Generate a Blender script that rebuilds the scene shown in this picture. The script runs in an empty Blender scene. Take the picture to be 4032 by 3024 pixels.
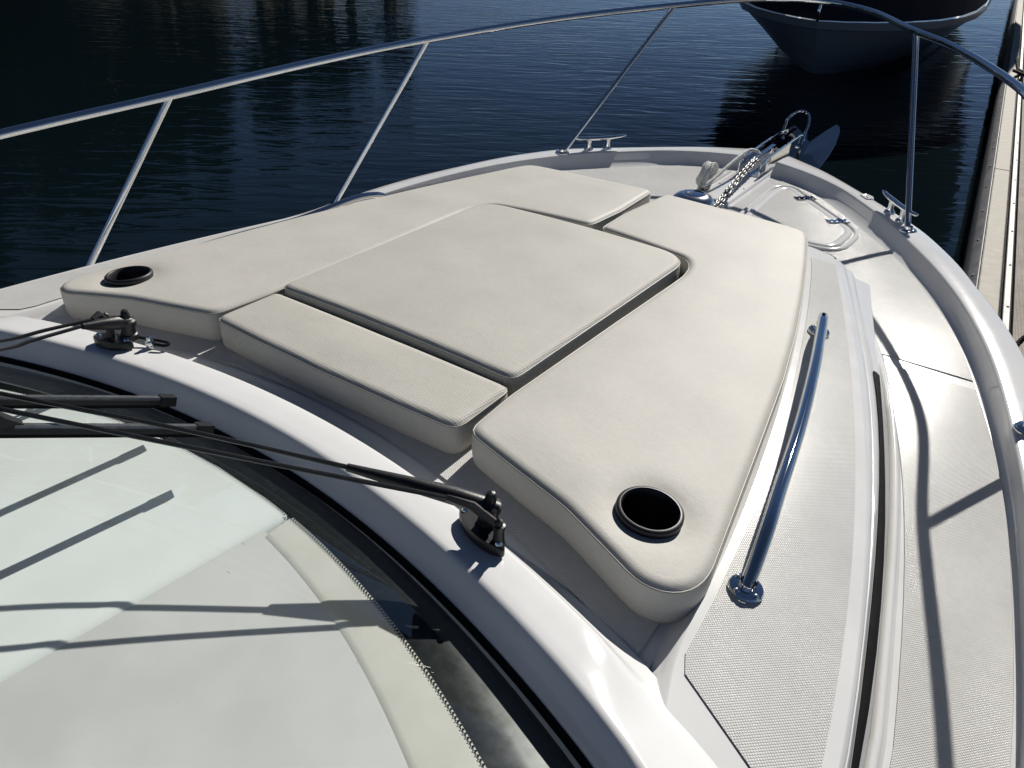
import bpy, bmesh, math, random
import numpy as np
from mathutils import Vector, Matrix
from mathutils.geometry import delaunay_2d_cdt

random.seed(7)
RAD = math.radians
sc = bpy.context.scene
col = sc.collection

# ------------------------------------------------------------------ camera, sky, sun, exposure
PITCH, YAW, ROLL = RAD(32.71), RAD(33.4), RAD(2.43)
CAM = Vector((0.9492, 0.0, 0.7395))
fwd = Vector((-math.sin(YAW) * math.cos(PITCH), math.cos(YAW) * math.cos(PITCH), -math.sin(PITCH)))
rgt = Vector((math.cos(YAW), math.sin(YAW), 0))
upv = rgt.cross(fwd)
R2 = rgt * math.cos(ROLL) + upv * math.sin(ROLL)
U2 = -rgt * math.sin(ROLL) + upv * math.cos(ROLL)
cam = bpy.data.cameras.new('camera')
cam.lens, cam.sensor_width, cam.clip_start, cam.clip_end = 27.02, 36.0, 0.02, 3000
cam_ob = bpy.data.objects.new('camera', cam)
col.objects.link(cam_ob)
cam_ob.matrix_world = Matrix(((R2.x, U2.x, -fwd.x, CAM.x), (R2.y, U2.y, -fwd.y, CAM.y), (R2.z, U2.z, -fwd.z, CAM.z), (0, 0, 0, 1)))
sc.camera = cam_ob

SUN_AZ, SUN_EL = RAD(-3.6), RAD(35.5)          # azimuth measured from the bow (+Y) towards starboard (+X)
world = bpy.data.worlds.new('World')
sc.world = world
world.use_nodes = True
wn = world.node_tree
wn.nodes.clear()
sky = wn.nodes.new('ShaderNodeTexSky')
sky.sky_type = 'NISHITA'
sky.sun_disc = False
sky.sun_elevation = SUN_EL
sky.sun_rotation = SUN_AZ
sky.altitude = 3200
sky.air_density, sky.dust_density, sky.ozone_density = 0.64, 0.0, 1.9
bg = wn.nodes.new('ShaderNodeBackground')
bg.inputs['Strength'].default_value = 0.05
wo = wn.nodes.new('ShaderNodeOutputWorld')
wn.links.new(sky.outputs[0], bg.inputs[0])
wn.links.new(bg.outputs[0], wo.inputs[0])
sl = bpy.data.lights.new('sun', 'SUN')
sl.energy, sl.angle, sl.color = 5.0, RAD(0.53), (1.0, 0.96, 0.895)
sun = bpy.data.objects.new('sun', sl)
col.objects.link(sun)
sdir = Vector((math.sin(SUN_AZ) * math.cos(SUN_EL), math.cos(SUN_AZ) * math.cos(SUN_EL), math.sin(SUN_EL)))
sun.rotation_euler = sdir.to_track_quat('Z', 'Y').to_euler()
vs = sc.view_settings
vs.view_transform, vs.look, vs.exposure, vs.gamma = 'Standard', 'None', 0.13, 1.0
sc.cycles.use_denoising = True
sc.cycles.max_bounces = 10
sc.cycles.transparent_max_bounces = 12

# ------------------------------------------------------------------ helpers
def tag(o, label=None, cat=None, group=None, kind=None):
    for k, v in (('label', label), ('category', cat), ('group', group), ('kind', kind)):
        if v:
            o[k] = v
    return o

def empty(name, loc=(0, 0, 0), parent=None):
    o = bpy.data.objects.new(name, None)
    o.location = loc
    o.empty_display_size = 0.1
    o.parent = parent
    col.objects.link(o)
    return o

def world_of(o):
    m = o.matrix_parent_inverse @ o.matrix_basis
    return world_of(o.parent) @ m if o.parent else o.matrix_basis.copy()

def mesh(name, V, F, m, parent=None, smooth=True, sharp=35):
    me = bpy.data.meshes.new(name)
    me.from_pydata([tuple(v) for v in V], [], [tuple(f) for f in F])
    bm = bmesh.new(); bm.from_mesh(me)
    bmesh.ops.recalc_face_normals(bm, faces=bm.faces)
    bm.to_mesh(me); bm.free()
    if smooth:
        me.shade_smooth()
        if sharp:
            me.set_sharp_from_angle(angle=RAD(sharp))
    me.materials.append(m)
    o = bpy.data.objects.new(name, me)
    col.objects.link(o)
    if parent is not None:
        o.parent = parent
        o.matrix_parent_inverse = world_of(parent).inverted()
    return o

class MB:
    """collects shapes into one mesh"""
    def __init__(s): s.V, s.F = [], []
    def add(s, V, F):
        n = len(s.V); s.V += [tuple(v) for v in V]; s.F += [tuple(i + n for i in f) for f in F]; return s
    def build(s, name, m, parent=None, smooth=True, sharp=35): return mesh(name, s.V, s.F, m, parent, smooth, sharp)

def loft(rings, closed=True, caps=False):
    n = len(rings[0]); V = [v for r in rings for v in r]; F = []
    for i in range(len(rings) - 1):
        for j in range(n if closed else n - 1):
            k = (j + 1) % n
            F.append((i * n + j, i * n + k, (i + 1) * n + k, (i + 1) * n + j))
    if caps:
        F.append(tuple(range(n))[::-1]); F.append(tuple(range((len(rings) - 1) * n, len(rings) * n)))
    return V, F

def frames(P):
    P = [Vector(p) for p in P]; out = []; nrm = None
    for i, p in enumerate(P):
        t = (P[min(i + 1, len(P) - 1)] - P[max(i - 1, 0)])
        t = t.normalized() if t.length > 1e-9 else Vector((0, 0, 1))
        if nrm is None:
            a = Vector((0, 0, 1)) if abs(t.z) < .9 else Vector((1, 0, 0))
            nrm = (a - t * a.dot(t)).normalized()
        else:
            nrm = nrm - t * nrm.dot(t)
            nrm = nrm.normalized() if nrm.length > 1e-6 else t.orthogonal().normalized()
        out.append((p, t, nrm, t.cross(nrm)))
    return out

def tube(P, r, seg=12, caps=True, ry=None):
    rings = []
    for i, (p, t, n, b) in enumerate(frames(P)):
        ri = r[i] if isinstance(r, (list, tuple)) else r
        rb = ri if ry is None else (ry[i] if isinstance(ry, (list, tuple)) else ry)
        rings.append([p + n * (rb * math.cos(a)) + b * (ri * math.sin(a)) for a in (2 * math.pi * k / seg for k in range(seg))])
    return loft(rings, True, caps)

def spline(pts, n=8):
    P = [Vector(p) for p in pts]; out = []
    for i in range(len(P) - 1):
        p0, p1, p2, p3 = P[max(i - 1, 0)], P[i], P[i + 1], P[min(i + 2, len(P) - 1)]
        for k in range(n):
            t = k / n
            out.append(.5 * ((2 * p1) + (p2 - p0) * t + (2 * p0 - 5 * p1 + 4 * p2 - p3) * t * t + (3 * p1 - p0 - 3 * p2 + p3) * t ** 3))
    out.append(P[-1]); return out

def lathe(prof, c, axis=(0, 0, 1), seg=28, caps=False):
    ax = Vector(axis).normalized(); a = ax.orthogonal().normalized(); b = ax.cross(a); c = Vector(c)
    rings = [[c + ax * z + (a * math.cos(2 * math.pi * k / seg) + b * math.sin(2 * math.pi * k / seg)) * r for k in range(seg)] for r, z in prof]
    return loft(rings, True, caps)

def box(c, dx, dy, dz, X=(1, 0, 0), Y=(0, 1, 0), Z=(0, 0, 1), bev=0.0):
    """box of full sizes dx,dy,dz; with bev the top and bottom rims are chamfered"""
    c = Vector(c); X, Y, Z = Vector(X).normalized(), Vector(Y).normalized(), Vector(Z).normalized()
    def ring(ix, iy, z): return [c + X * (sx * (dx / 2 - ix)) + Y * (sy * (dy / 2 - iy)) + Z * z for sx, sy in ((-1, -1), (1, -1), (1, 1), (-1, 1))]
    if bev:
        rings = [ring(bev, bev, -dz / 2), ring(0, 0, -dz / 2 + bev), ring(0, 0, dz / 2 - bev), ring(bev, bev, dz / 2)]
    else:
        rings = [ring(0, 0, -dz / 2), ring(0, 0, dz / 2)]
    return loft(rings, True, True)

def resample(pts, n=None, step=None, closed=False):
    P = np.array(pts, float)
    if closed: P = np.vstack([P, P[:1]])
    d = np.r_[0, np.cumsum(np.linalg.norm(np.diff(P, axis=0), axis=1))]
    if n is None: n = max(3, int(round(d[-1] / step)))
    t = np.linspace(0, d[-1], n + 1)[:-1] if closed else np.linspace(0, d[-1], n)
    return np.stack([np.interp(t, d, P[:, k]) for k in range(P.shape[1])], 1)

def smooth_closed(pts, step=.012, it=2, w=.5):
    P = resample(pts, step=step, closed=True)
    for _ in range(it): P = P * (1 - w) + (np.roll(P, 1, 0) + np.roll(P, -1, 0)) * (w / 2)
    return P

def inside(poly, Q):
    x, y = Q[:, 0], Q[:, 1]; c = np.zeros(len(Q), bool); P = np.array(poly)
    for (x0, y0), (x1, y1) in zip(P, np.roll(P, -1, 0)):
        m = (y0 > y) != (y1 > y)
        c ^= m & (x < (x1 - x0) * (y - y0) / ((y1 - y0) if y1 != y0 else 1e-12) + x0)
    return c

def edge_dist(poly, Q):
    P = np.array(poly); A = P; B = np.roll(P, -1, 0); out = np.full(len(Q), 1e9)
    for a, b in zip(A, B):
        ab = b - a; L = ab @ ab
        t = np.clip(((Q - a) @ ab) / (L if L else 1e-12), 0, 1)
        out = np.minimum(out, np.linalg.norm(Q - (a + t[:, None] * ab), axis=1))
    return out

def offset_poly(P, d):
    P = np.array(P); T = np.roll(P, -1, 0) - np.roll(P, 1, 0); T /= np.linalg.norm(T, axis=1)[:, None] + 1e-12
    A = np.sum(P[:, 0] * np.roll(P[:, 1], -1) - np.roll(P[:, 0], -1) * P[:, 1])
    s = 1 if A > 0 else -1
    return P + np.stack([T[:, 1], -T[:, 0]], 1) * (d * s)        # d > 0: outwards

def sheet(outline, zf, step=.04, holes=(), rings=()):
    """fills an outline (minus holes) with a fine triangulated sheet lying on z = zf(x, y)"""
    outline = np.array(outline); loops = [outline] + [np.array(h) for h in holes]
    lo, hi = outline.min(0), outline.max(0)
    gx, gy = np.meshgrid(np.arange(lo[0] + step * .37, hi[0], step), np.arange(lo[1] + step * .41, hi[1], step))
    gx = gx + (np.arange(gx.shape[0]) % 2)[:, None] * step * .5
    Q = np.stack([gx.ravel(), gy.ravel()], 1)
    keep = inside(outline, Q)
    for h in loops[1:]: keep &= ~inside(h, Q)
    Q = Q[keep]
    mind = max([r for r in rings] + [0]) + step * .45
    d = np.full(len(Q), 1e9)
    for L in loops: d = np.minimum(d, edge_dist(L, Q))
    Q = Q[d > mind]
    extra = [Q]
    for r in rings:
        for k, L in enumerate(loops):
            O = offset_poly(L, -r if k == 0 else r)
            dd = np.full(len(O), 1e9)
            for L2 in loops: dd = np.minimum(dd, edge_dist(L2, O))
            ok = (dd > r * .8) & inside(outline, O)
            for h in loops[1:]: ok &= ~inside(h, O)
            extra.append(O[ok])
    pts, E, n = [], [], 0
    for L in loops:
        m = len(L); pts += [Vector(p) for p in L]; E += [(n + i, n + (i + 1) % m) for i in range(m)]; n += m
    for X in extra: pts += [Vector(p) for p in X]
    v2, e2, f2, *_ = delaunay_2d_cdt(pts, E, [], 1, 1e-6)
    V2 = np.array([(v.x, v.y) for v in v2]); F = []
    C = np.array([V2[list(f)].mean(0) for f in f2])
    ok = inside(outline, C)
    for h in loops[1:]: ok &= ~inside(h, C)
    F = [tuple(f) for f, k in zip(f2, ok) if k]
    Z = zf(V2)
    return [(a, b, c) for (a, b), c in zip(V2, Z)], F

def mirror(P): return [(-p[0],) + tuple(p[1:]) for p in P]

# ------------------------------------------------------------------ materials (all procedural)
def newmat(name):
    m = bpy.data.materials.new(name); m.use_nodes = True
    nt = m.node_tree; p = nt.nodes['Principled BSDF']
    return m, nt, p

def pset(p, **kw):
    for k, v in kw.items():
        k = {'base': 'Base Color', 'rough': 'Roughness', 'metal': 'Metallic', 'ior': 'IOR', 'coat': 'Coat Weight', 'coat_rough': 'Coat Roughness', 'spec': 'Specular IOR Level', 'sheen': 'Sheen Weight'}[k]
        p.inputs[k].default_value = (*v, 1) if isinstance(v, tuple) else v

def coords(nt, scale=(1, 1, 1), rot=(0, 0, 0), kind='Object'):
    tc = nt.nodes.new('ShaderNodeTexCoord'); mp = nt.nodes.new('ShaderNodeMapping')
    mp.inputs['Scale'].default_value = scale; mp.inputs['Rotation'].default_value = rot
    nt.links.new(tc.outputs[kind], mp.inputs[0]); return mp.outputs[0]

def noise(nt, vec, scale, detail=3, rough=.55, dist=0):
    n = nt.nodes.new('ShaderNodeTexNoise'); n.inputs['Scale'].default_value = scale; n.inputs['Detail'].default_value = detail
    n.inputs['Roughness'].default_value = rough; n.inputs['Distortion'].default_value = dist
    nt.links.new(vec, n.inputs['Vector']); return n.outputs['Fac']

def math_(nt, op, a, b=None, c=None):
    n = nt.nodes.new('ShaderNodeMath'); n.operation = op
    for i, v in enumerate((a, b, c)):
        if v is None: continue
        if isinstance(v, (int, float)): n.inputs[i].default_value = v
        else: nt.links.new(v, n.inputs[i])
    return n.outputs[0]

def bump(nt, p, h, dist, strength=1.0, prev=None):
    b = nt.nodes.new('ShaderNodeBump'); b.inputs['Distance'].default_value = dist; b.inputs['Strength'].default_value = strength
    nt.links.new(h, b.inputs['Height'])
    if prev is not None: nt.links.new(prev, b.inputs['Normal'])
    nt.links.new(b.outputs[0], p.inputs['Normal']); return b.outputs[0]

def vary(nt, p, fac, c0, c1, lo=.35, hi=.65, inp='Base Color'):
    r = nt.nodes.new('ShaderNodeValToRGB')
    r.color_ramp.elements[0].position, r.color_ramp.elements[1].position = lo, hi
    r.color_ramp.elements[0].color, r.color_ramp.elements[1].color = (*c0, 1), (*c1, 1)
    nt.links.new(fac, r.inputs[0])
    if inp: nt.links.new(r.outputs[0], p.inputs[inp])
    return r.outputs[0]

def sep(nt, vec):
    s = nt.nodes.new('ShaderNodeSeparateXYZ'); nt.links.new(vec, s.inputs[0]); return s.outputs

def simple(name, base, rough=.4, metal=0., spot=.12, nscale=30, bmp=0.0, bscale=400, **kw):
    m, nt, p = newmat(name); pset(p, base=base, rough=rough, metal=metal, **kw)
    v = coords(nt); f = noise(nt, v, nscale, 4)
    vary(nt, p, f, tuple(c * (1 - spot) for c in base), tuple(min(1, c * (1 + spot * .5)) for c in base), .3, .7)
    rr = nt.nodes.new('ShaderNodeMapRange'); rr.inputs['To Min'].default_value = rough * .8; rr.inputs['To Max'].default_value = min(1, rough * 1.25)
    nt.links.new(f, rr.inputs[0]); nt.links.new(rr.outputs[0], p.inputs['Roughness'])
    if bmp: bump(nt, p, noise(nt, v, bscale, 2), bmp)
    return m

M = {}
M['gelcoat'] = simple('white_gelcoat', (.72, .72, .71), .10, spot=.05, nscale=9, bmp=.00025, bscale=14, coat=.12, coat_rough=.06)

def nonskid():
    m, nt, p = newmat('non_skid_gelcoat'); pset(p, rough=.18, spec=.17)
    v = coords(nt, (1, 1, 1), (0, 0, RAD(45)))
    x, y, z = sep(nt, v)
    def tri(a, pitch):
        f = math_(nt, 'FRACT', math_(nt, 'DIVIDE', a, pitch))
        return math_(nt, 'ABSOLUTE', math_(nt, 'SUBTRACT', f, .5))
    h = math_(nt, 'SUBTRACT', .5, math_(nt, 'MAXIMUM', tri(x, .0034), tri(y, .0034)))
    h = math_(nt, 'MINIMUM', h, .27)
    v2 = coords(nt); n = noise(nt, v2, 7, 4); dirt = noise(nt, v2, 60, 5, .7)
    mix = math_(nt, 'ADD', math_(nt, 'MULTIPLY', n, .6), math_(nt, 'MULTIPLY', dirt, .4))
    base = vary(nt, p, mix, (.615, .611, .595), (.70, .697, .682), .35, .62, None)
    groove = vary(nt, p, h, (.80, .79, .765), (1, 1, 1), .03, .16, None)            # grooves tinted darker so the pattern reads at a distance
    mx = nt.nodes.new('ShaderNodeMix'); mx.data_type = 'RGBA'; mx.blend_type = 'MULTIPLY'; mx.inputs[0].default_value = 1
    nt.links.new(base, mx.inputs[6]); nt.links.new(groove, mx.inputs[7]); nt.links.new(mx.outputs[2], p.inputs['Base Color'])
    bump(nt, p, h, .0022, .9)
    return m
M['nonskid'] = nonskid()

def vinyl(name, base, ribs):
    m, nt, p = newmat(name); pset(p, rough=.55, spec=.18)
    v = coords(nt)
    a = noise(nt, v, 5, 4, .6); b = noise(nt, v, 90, 4, .7)
    mix = math_(nt, 'ADD', math_(nt, 'MULTIPLY', a, .65), math_(nt, 'MULTIPLY', b, .35))
    vary(nt, p, mix, tuple(c * .89 for c in base), tuple(c * 1.03 for c in base), .32, .62)
    creases = noise(nt, coords(nt, (1, 1.6, 1)), 26, 3, .6, 1.5)
    n1 = bump(nt, p, creases, .0006, .5)
    grain = noise(nt, v, 420, 3, .7)
    n2 = bump(nt, p, grain, .0004, .8, n1)
    if ribs:
        x, y, z = sep(nt, coords(nt, (1, 1, 1), (0, 0, RAD(4))))
        w = math_(nt, 'SINE', math_(nt, 'MULTIPLY', x, 2 * math.pi / .0036))
        w2 = math_(nt, 'SINE', math_(nt, 'MULTIPLY', y, 2 * math.pi / .006))
        bump(nt, p, math_(nt, 'ADD', w, math_(nt, 'MULTIPLY', w2, .5)), .00018, .7, n2)
    return m
M['vinyl'] = vinyl('cream_vinyl', (.52, .505, .46), False)
M['ribbed'] = vinyl('ribbed_cream_vinyl', (.49, .476, .43), True)
M['piping'] = simple('vinyl_piping', (.35, .34, .30), .4, spot=.06)
M['chrome'] = simple('polished_stainless', (.72, .73, .74), .022, 1.0, spot=.02, nscale=12)
M['steel'] = simple('brushed_stainless', (.62, .63, .65), .16, 1.0, spot=.06, nscale=60)
M['galv'] = simple('galvanised_chain_steel', (.24, .24, .235), .42, .8, spot=.25, nscale=120, bmp=.0006, bscale=300)
M['black'] = simple('black_plastic', (.012, .012, .013), .38, spot=.3, nscale=80, bmp=.0003, bscale=500)
M['rubber'] = simple('black_rubber', (.006, .006, .007), .8, spot=.3, nscale=50, spec=.12)
M['frit'] = simple('black_ceramic_band', (.006, .008, .008), .25, spot=.3, nscale=60)
M['cupblack'] = simple('black_cup_plastic', (.010, .010, .011), .45, spot=.2, nscale=60)
M['rope'] = simple('white_braided_rope', (.80, .79, .76), .8, spot=.2, nscale=160, bmp=.003, bscale=260)
M['blackrope'] = simple('black_mooring_rope', (.014, .013, .012), .8, spot=.4, nscale=120, bmp=.003, bscale=200)
def dashmat():
    m, nt, p = newmat('grey_white_dash'); pset(p, rough=.5)
    v = coords(nt); a = noise(nt, v, 6, 4); dust = noise(nt, coords(nt, (1, 2.4, 1), (0, 0, RAD(35))), 46, 3, .5)
    base = vary(nt, p, a, (.53, .53, .52), (.60, .60, .59), .35, .65, None)
    fleck = vary(nt, p, dust, (1, 1, 1), (.45, .44, .42), .735, .80, None)
    mx = nt.nodes.new('ShaderNodeMix'); mx.data_type = 'RGBA'; mx.blend_type = 'MULTIPLY'; mx.inputs[0].default_value = 1
    nt.links.new(base, mx.inputs[6]); nt.links.new(fleck, mx.inputs[7]); nt.links.new(mx.outputs[2], p.inputs['Base Color'])
    return m
M['dash'] = dashmat()
M['dashtrim'] = simple('cream_dash_border', (.60, .59, .54), .55, spot=.06, nscale=20)
M['console'] = simple('white_dash_console', (.72, .75, .74), .45, spot=.04, nscale=10)

def glass():
    m, nt, p = newmat('windshield_glass'); nt.nodes.remove(p)
    out = nt.nodes['Material Output']
    tr = nt.nodes.new('ShaderNodeBsdfTransparent'); tr.inputs[0].default_value = (.95, .975, .962, 1)
    gl = nt.nodes.new('ShaderNodeBsdfGlossy'); gl.inputs['Roughness'].default_value = .012
    fr = nt.nodes.new('ShaderNodeFresnel'); fr.inputs[0].default_value = 1.52
    mx = nt.nodes.new('ShaderNodeMixShader')
    nt.links.new(math_(nt, 'MULTIPLY', fr.outputs[0], .9), mx.inputs[0]); nt.links.new(tr.outputs[0], mx.inputs[1]); nt.links.new(gl.outputs[0], mx.inputs[2])
    nt.links.new(mx.outputs[0], out.inputs[0]); return m
M['glass'] = glass()

def water():
    m, nt, p = newmat('harbour_water'); pset(p, base=(.0025, .006, .008), rough=.02, ior=1.333, spec=.25); p.inputs['Specular Tint'].default_value = (.6, .8, 1, 1)
    w = coords(nt, (1, 1, 1), (0, 0, RAD(-36)))
    m2 = nt.nodes.new('ShaderNodeMapping'); m2.inputs['Scale'].default_value = (.42, 1.5, 1); nt.links.new(w, m2.inputs[0]); w2 = m2.outputs[0]
    a = noise(nt, w2, 3.4, 2, .5, .6); b = noise(nt, w2, 10.5, 3, .5, .4); c = noise(nt, w, .35, 2, .5)
    calm = vary(nt, p, noise(nt, w, .11, 2), (.25, .25, .25), (1, 1, 1), .38, .6, None)
    h = math_(nt, 'ADD', math_(nt, 'MULTIPLY', a, .6), math_(nt, 'MULTIPLY', math_(nt, 'MULTIPLY', b, .22), calm))
    n1 = bump(nt, p, math_(nt, 'MULTIPLY', c, 1.0), .03, .5)
    bump(nt, p, h, .034, .5, n1); return m
M['water'] = water()

def leaf():
    m, nt, p = newmat('shore_foliage'); pset(p, rough=.7)
    vary(nt, p, noise(nt, coords(nt), .8, 3), (.012, .022, .008), (.035, .05, .018), .35, .65); return m
M['leaf'] = leaf()
M['earth'] = simple('bank_earth', (.04, .035, .022), .9, nscale=.6, spot=.3)

# ------------------------------------------------------------------ surfaces of the boat (metres; X starboard, Y forward, Z up)
DATA = {
    'A_in': [0.8063, 0.8046, 0.8028, 0.8011, 0.7993, 0.7976, 0.7958, 0.7941, 0.7923, 0.7906, 0.7888, 0.7879, 0.7826, 0.7743, 0.7633, 0.75, 0.7349, 0.7181, 0.6999, 0.6805, 0.6598, 0.638, 0.6149, 0.5904, 0.5643, 0.5363, 0.5065, 0.4764],
    'A_out': [1.0604, 1.0527, 1.045, 1.0373, 1.0296, 1.022, 1.0143, 1.0066, 0.9989, 0.9912, 0.9836, 0.973, 0.9592, 0.9427, 0.9238, 0.9027, 0.8794, 0.8544, 0.8276, 0.7992, 0.7696, 0.7386, 0.7066, 0.6737, 0.6399, 0.6053, 0.5703, 0.5352],
    'T_edge': [1.0788, 1.0711, 1.0633, 1.0556, 1.0479, 1.0402, 1.0325, 1.0247, 1.017, 1.0093, 1.0016, 0.9913, 0.9777, 0.9614, 0.9426, 0.9215, 0.8983, 0.8732, 0.8464, 0.8179, 0.7878, 0.7562, 0.723, 0.6883, 0.652, 0.6139, 0.5743, 0.5346],
    'B_in': [1.1025, 1.0941, 1.0857, 1.0773, 1.0689, 1.0605, 1.0521, 1.0437, 1.0353, 1.0269, 1.0185, 1.0101, 0.9966, 0.9815, 0.9654, 0.9482, 0.9295, 0.9091, 0.8867, 0.862, 0.8347, 0.8046, 0.772, 0.7393, 0.7065, 0.6737, 0.6409, 0.6081],
    'B_out': [1.0936, 1.0868, 1.08, 1.0732, 1.0664, 1.0596, 1.0528, 1.046, 1.0392, 1.0324, 1.0256, 1.0189, 1.0086, 0.9954, 0.9797, 0.9618, 0.9419, 0.9201, 0.8969, 0.8723, 0.8465, 0.8199, 0.7927, 0.7653, 0.7378, 0.7104, 0.683, 0.6556],
    'R_in': [1.1427, 1.1343, 1.1259, 1.1175, 1.1091, 1.1007, 1.0923, 1.0839, 1.0755, 1.0671, 1.0587, 1.0503, 1.0419, 1.0316, 1.0147, 0.9976, 0.9798, 0.961, 0.9407, 0.9185, 0.8939, 0.8667, 0.8363, 0.8024, 0.7644, 0.7221, 0.6754, 0.6276],
    'R_out': [1.1675, 1.1591, 1.1507, 1.1423, 1.1339, 1.1255, 1.1171, 1.1087, 1.1003, 1.0919, 1.0835, 1.0751, 1.0667, 1.0576, 1.0417, 1.0244, 1.0056, 0.985, 0.9623, 0.9374, 0.9099, 0.8796, 0.8464, 0.8098, 0.7697, 0.7267, 0.6834, 0.6401],
    'gb': [[0.057, 3.238], [0.164, 3.196], [0.333, 3.064], [0.506, 2.862], [0.657, 2.676], [0.761, 2.528], [0.826, 2.412], [0.914, 2.255], [0.967, 2.138], [1.017, 1.991], [1.054, 1.873], [1.089, 1.761], [1.117, 1.659], [1.157, 1.476], [1.185, 1.299], [1.201, 1.183], [1.215, 1.082], [1.224, 0.97]],
    'gi': [[0.067, 3.257], [0.217, 3.2], [0.373, 3.095], [0.537, 2.906], [0.673, 2.721], [0.697, 2.679], [0.817, 2.488], [0.896, 2.337], [0.966, 2.175], [1.022, 2.021], [1.068, 1.858], [1.104, 1.712], [1.135, 1.585]],
    'go': [[0.04, 3.411], [0.263, 3.272], [0.454, 3.088], [0.69, 2.848], [0.74, 2.782], [0.869, 2.571], [0.954, 2.391], [1.01, 2.288], [1.083, 2.11]],
    'cushion': [[0.02, 2.2], [0.226, 2.198], [0.407, 2.21], [0.459, 2.211], [0.482, 2.192], [0.5, 2.145], [0.551, 1.962], [0.599, 1.773], [0.644, 1.574], [0.684, 1.364], [0.713, 1.171], [0.74, 0.985], [0.76, 0.847], [0.767, 0.8], [0.767, 0.771], [0.761, 0.747], [0.749, 0.728], [0.73, 0.716], [0.711, 0.711], [0.692, 0.712], [0.625, 0.738], [0.546, 0.768], [0.458, 0.787], [0.382, 0.805], [0.341, 0.816], [0.332, 0.822], [0.328, 0.838], [0.322, 0.956], [0.326, 1.093], [0.331, 1.326], [0.339, 1.59], [0.34, 1.662], [0.333, 1.711], [0.319, 1.744], [0.296, 1.769], [0.269, 1.771], [0.156, 1.784], [0.053, 1.793], [0.02, 1.796], [0.013, 1.813], [0.006, 1.963], [0.015, 2.127]],
}
YS = np.arange(-.4, 2.31, .1)
def P(name):
    arr = np.array(DATA[name]); return lambda y: np.interp(y, YS, arr)
A_in, A_out, T_edge, B_in, B_out, R_in, R_out = (P(k) for k in ('A_in', 'A_out', 'T_edge', 'B_in', 'B_out', 'R_in', 'R_out'))
def zc(x, y): return -.0655 * x * x - .0243 * (y - .87)           # cushion tops
def zt(x, y): return zc(x, y) - .05                                # cabin trunk top
def zf(x, y): return zc(x, y) - .077                               # floor of the sun-pad recess
def zg(y): return -.17 - .035 * np.maximum(0, 2.6 - np.asarray(y, float)) ** 1.5     # gunwale
def zd(y): return zg(y) - .05 - .012 * np.maximum(0, 2.6 - np.asarray(y, float))     # side decks, foredeck
V2 = lambda f, off=0: (lambda Q: f(Q[:, 0], Q[:, 1]) + off)
VD = lambda off=0: (lambda Q: zd(Q[:, 1]) + off)
WATER_Z = -1.35

# ------------------------------------------------------------------ water, shore
tag(mesh('water', [(-400, -300, WATER_Z), (400, -300, WATER_Z), (400, 900, WATER_Z), (-400, 900, WATER_Z)], [(0, 1, 2, 3)], M['water'], smooth=False), kind='structure')

def shore():
    mb = MB(); rng = random.Random(3); rows = []
    for i in range(40):
        az = RAD(-118 + 92 * i / 39); r = 46 + 6 * math.sin(i * .7) + (10 if i > 30 else 0)
        ft = float(np.interp(math.degrees(az), [-65, -48, -36, -27], [1, .55, .25, .02]))
        x, y = r * math.sin(az), r * math.cos(az)
        rows.append([(x * k, y * k, z) for k, z in ((.96, WATER_Z - .5), (1.0, WATER_Z + .3 * ft), (1.1, WATER_Z + 2.8 * ft), (1.3, WATER_Z + 6.5 * ft), (1.7, WATER_Z + 9 * ft))])
    mb.add(*loft(rows, False))
    tag(mb.build('bank', M['earth']), kind='structure')
    # the wood on it, one mass seen only as a dark reflection in the water
    lf = MB(); tr = MB()
    for i in range(70):
        f = rng.random(); az = RAD(-118 + 84 * f); r = rng.uniform(49, 62)
        x, y, g = r * math.sin(az), r * math.cos(az), 1.2
        h = float(np.interp(math.degrees(az), [-118, -70, -60, -52, -46, -40, -34], [18, 16.5, 13.5, 9.5, 7.5, 5.5, 4])) * rng.uniform(.72, 1.08)
        lean = rng.uniform(-.5, .5)
        tr.add(*tube([(x, y, g - 2), (x + lean * .4, y, g + h * .4), (x + lean, y, g + h * .85)], [.32, .22, .08], 7))
        for k in range(620):
            t = rng.random() ** .8; rad = (h * .24) * (1 - .75 * abs(t - .35) / .65) * math.sqrt(rng.random()) + .1
            a = rng.uniform(0, 6.283); c = Vector((x + lean * t + rad * math.cos(a), y + rad * math.sin(a), g + h * (.12 + .88 * t)))
            u = Vector((rng.gauss(0, 1), rng.gauss(0, 1), rng.gauss(0, .6))).normalized(); w = u.orthogonal().normalized(); s = rng.uniform(.3, .75)
            lf.add([c - u * s, c + w * s * .5, c + u * s, c - w * s * .5], [(0, 1, 2, 3)])
    tag(lf.build('wood', M['leaf'], smooth=False), 'dark green shore wood mirrored in the water', 'wood', kind='stuff')
    t = tr.build('trunks', M['earth'], bpy.data.objects['wood']); t['kind'] = 'stuff'
shore()

# ------------------------------------------------------------------ the boat
boat = empty('motor_boat', (0, 0, WATER_Z))
tag(boat, 'white motor boat with cream sun pads on its foredeck, seen from its side deck', 'boat')

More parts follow.
